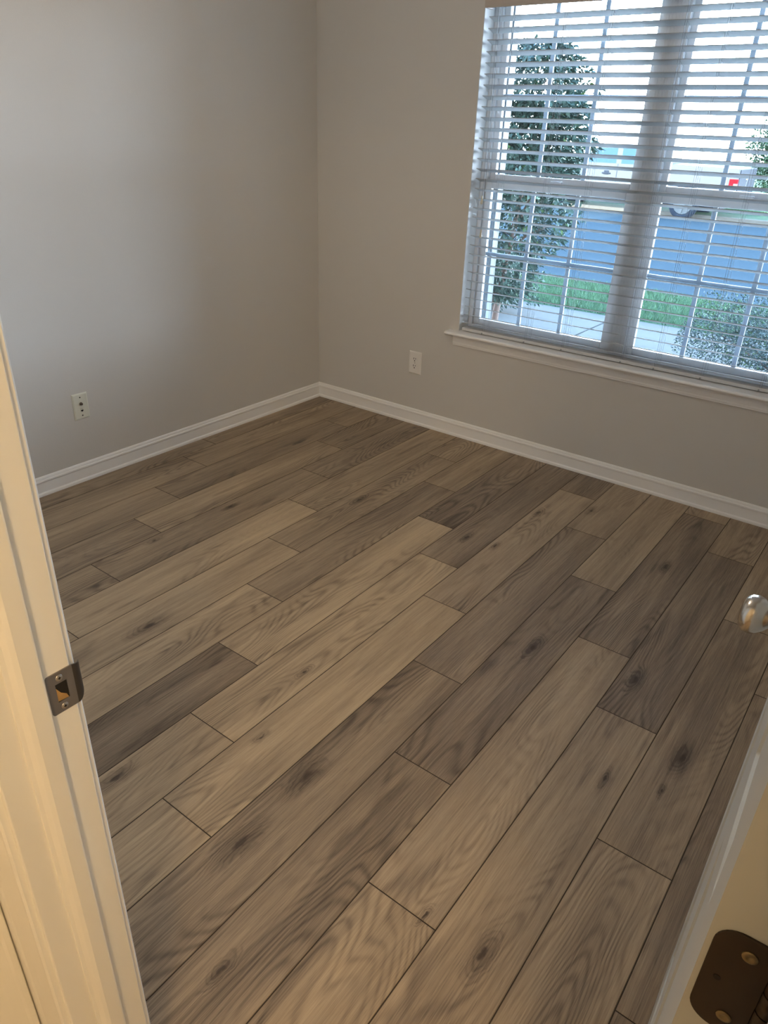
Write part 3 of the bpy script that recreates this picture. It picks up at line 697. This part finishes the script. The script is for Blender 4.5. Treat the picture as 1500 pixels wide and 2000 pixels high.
# dark round shrub low behind it
def leafy(name, c, rad, n, L, Wd, mats, label, cat='shrub', seed=1, shell=.55, flat=None, parent_loc=None):
    rr = random.Random(seed); mb = MB()
    for i in range(n):
        d = rdir(rr); q = rr.uniform(shell, 1) * (1 + .10 * math.sin(d.x * 7 + d.z * 5 + seed) + .07 * math.sin(d.y * 11 + d.x * 13))
        p = Vector((d.x * rad[0] * q, d.y * rad[1] * q, d.z * rad[2] * q))
        if flat: p.x = max(-rad[0] * flat, min(rad[0] * flat, p.x * 1.18)); p.z = min(rad[2] * flat, p.z * 1.18)
        leaf_quad(mb, p, d + rdir(rr) * .8, d + rdir(rr) * .5, L * rr.uniform(.7, 1.2), Wd * rr.uniform(.7, 1.2), 1 if (len(mats) > 1 and rr.random() < .12) else 0)
    e = empty(name, (c[0], c[1], c[2] - rad[2]), label=label, cat=cat)
    mb.v = [(x, y, z + rad[2]) for x, y, z in mb.v]; mb.build('foliage', mats, e, fix=False)
    tr = MB(); tr.tube([(0, 0, 0), (.01, .01, rad[2] * .6), (.0, .02, rad[2] * 1.2)], [.03, .02, .01], 8)
    for k in range(7):
        a = k * .9; tr.tube([(0, 0, .05), (math.cos(a) * rad[0] * .4, math.sin(a) * rad[1] * .4, rad[2] * .7), (math.cos(a) * rad[0] * .7, math.sin(a) * rad[1] * .7, rad[2] * 1.1)], [.014, .01, .004], 6)
    tr.build('stem', M['bark'], e); return e
leafy('garden_shrub', (-1.35, 4.55, -.02), (.65, .45, .36), 3500, .05, .022, [M['leaf']], 'low dark rounded shrub on the ground behind the tall shrub', seed=5, shell=.4)
leafy('boxwood_hedge', (2.12, 3.55, .005), (.92, .62, .36), 26000, .026, .013, [M['boxleaf'], M['leaf_light']], 'clipped small-leaved hedge low at the right in the window', cat='hedge', seed=2, shell=.35, flat=.97)
leafy('garden_shrub', (-1.72, 23.2, 1.37), (1.3, 1.0, 1.35), 12000, .10, .06, [M['far_leaf'], M['leaf']], 'green rounded shrub across the road beyond the truck', seed=8, shell=.5)
m = MB(); m.lathe([(1.7, 0), (1.4, .03), (.9, .04), (0, .045)], (-1.15, 23.2, GZ + .04), (0, 0, 1), 28); m.build('mulch_bed', M['mulch'], label='tan mulch bed under the shrub across the road', cat='mulch')
leafy('far_hedge', (-9.4, 27.0, -.02), (5.6, .8, .33), 9000, .13, .07, [M['leaf']], 'low dark hedge beyond the far grass', cat='hedge', seed=9, shell=.4)

def bare_tree(loc, h, seed, label):
    rr = random.Random(seed); mb = MB()
    def grow(p, d, L, rad, lv):
        pts = [p]; q = p.copy(); dd = d.copy()
        for k in range(3):
            dd = (dd + rdir(rr) * .16).normalized(); q = q + dd * L / 3; pts.append(q.copy())
        mb.tube(pts, [rad, rad * .85, rad * .7, rad * .55], 5 if lv < 2 else 3)
        if lv >= 5: return
        for k in range(3 if lv < 4 else 4):
            t = rr.choice((1, 2, 3)); nd = (dd + rdir(rr) * .85 + Vector((0, 0, .12))).normalized(); grow(pts[t], nd, L * rr.uniform(.55, .78), rad * .5, lv + 1)
    grow(Vector((0, 0, 0)), Vector((0, 0, 1)), h * .34, h * .016, 0)
    o = mb.build('bare_tree', M['twig'], fix=False); o.location = loc; tag(o, label=label, cat='tree'); return o
bare_tree((-1.4, 26.5, GZ + .04), 12.5, 4, 'bare leafless tree with fine twigs at the top right of the window')

# ------------------------------------------------------------------ pickup truck parked across the road
tr = empty('pickup_truck', (-2.05, 18.25, GZ - .06), label='silver pickup truck parked across the road', cat='truck')
TL, TW = 5.35, 1.86           # local: x 0 = rear, negative = forward; y 0 = near side
def side_prof():
    p = [(0, .52), (0, 1.29), (-1.98, 1.31), (-2.02, 1.31), (-2.08, 1.68), (-2.14, 1.73), (-3.62, 1.73), (-3.76, 1.69), (-4.36, 1.24), (-5.62, 1.13), (-5.80, 1.0), (-5.82, .50), (-5.5, .42)]
    def arch(cx_, r_): return [(cx_ - r_ * math.cos(math.radians(a)), .42 + r_ * math.sin(math.radians(a))) for a in range(0, 181, 20)]
    p += arch(-5.02, .42) + arch(-1.23, .42) + [(-.4, .46)]
    return p
m = MB(); m.prism(side_prof(), 'y', 0, TW); body = m.build('body', M['truck'], tr, bevel=.03, seg=3)
for y0 in (-.004, TW - .008):
    m = MB(); m.box(-3.10, -2.26, y0, y0 + .012, 1.26, 1.64); m.build('side_window', M['truck_glass'], tr); m = MB(); m.add([(-3.25, y0, 1.26), (-4.12, y0, 1.26), (-3.76, y0, 1.62), (-3.25, y0, 1.64), (-3.25, y0 + .012, 1.26), (-4.12, y0 + .012, 1.26), (-3.76, y0 + .012, 1.62), (-3.25, y0 + .012, 1.64)],
          [(0, 1, 2, 3), (7, 6, 5, 4), (0, 4, 5, 1), (1, 5, 6, 2), (2, 6, 7, 3), (3, 7, 4, 0)])
    m.build('side_window', M['truck_glass'], tr)
for q in ((-1.96, -.02, 1.17, 1.19), (-1.96, -.02, .80, .812), (-2.03, -2.02, .55, 1.25), (-3.19, -3.175, .55, 1.25), (-4.19, -4.175, .55, 1.22)):
    m = MB(); m.box(q[0], q[1], -.003, .004, q[2], q[3]); m.build('panel_gap', M['truck_dark'], tr)
m = MB(); m.box(-3.60, -3.36, -.03, -.002, .985, 1.02); m.box(-3.55, -3.41, -.012, -.002, .97, 1.07); m.build('door_handle', M['truck_dark'], tr, bevel=.008)
m = MB(); m.box(-.20, .012, -.012, .06, .86, 1.05); tl = m.build('tail_light', M['red'], tr, bevel=.01, label='red tail light')
m = MB(); m.box(-.085, .014, -.016, .0, .875, .945); m.build('reverse_lens', M['white'], tl, label='white lens')
m = MB(); m.box(-.002, .02, .07, TW - .07, .62, 1.27); tg = m.build('tailgate', M['truck_dark'], tr, bevel=.01, label='dark tailgate')
m = MB(); m.box(.021, .026, .72, .92, 1.02, 1.05); m.prism([(.88, 1.02), (.92, 1.02), (.82, .82), (.78, .82)], 'x', .021, .026); m.build('badge', M['white'], tg, label='white figure on the tailgate')
m = MB(); m.box(-.25, .12, -.01, TW + .01, .46, .62); m.build('rear_bumper', M['truck_dark'], tr, bevel=.02)
m = MB(); m.box(-5.92, -5.71, -.01, TW + .01, .44, .62); m.build('front_bumper', M['truck_dark'], tr, bevel=.02)
m = MB(); m.box(-5.3, -.35, .25, TW - .25, .30, .46); m.build('underbody', M['truck_dark'], tr)
for cx_ in (-1.23, -5.02):
    for y0, sg in ((.0, -1), (TW, 1)):
        m = MB(); m.lathe([(.30, -.22), (.365, -.20), (.38, -.16), (.38, -.04), (.365, -.005), (.26, .0), (.25, -.03)], (cx_, y0, .38), (0, sg, 0), 36)
        wh = m.build('wheel', M['rubber'], tr)
        m = MB(); m.lathe([(.255, -.03), (.255, .002), (.235, .004), (.225, -.01)], (cx_, y0, .38), (0, sg, 0), 36)
        for k in range(6):
            a = k * math.pi / 3 + .3; c, s_ = math.cos(a), math.sin(a); w2 = .035
            pts = [(.05, -w2), (.235, -w2 * 1.3), (.235, w2 * 1.3), (.05, w2)]
            ya, yb = y0 + sg * .012, y0 - sg * .02
            vs = [(cx_ + c * u - s_ * v, ya, .38 + s_ * u + c * v) for u, v in pts] + [(cx_ + c * u - s_ * v, yb, .38 + s_ * u + c * v) for u, v in pts]
            m.add(vs, [(0, 1, 2, 3), (7, 6, 5, 4), (0, 4, 5, 1), (1, 5, 6, 2), (2, 6, 7, 3), (3, 7, 4, 0)])
        m.lathe([(.07, -.02), (.07, .014), (.05, .02), (0, .02)], (cx_, y0, .38), (0, sg, 0), 20)
        m.build('alloy_rim', M['alloy'], wh, label='pale spoked rim')
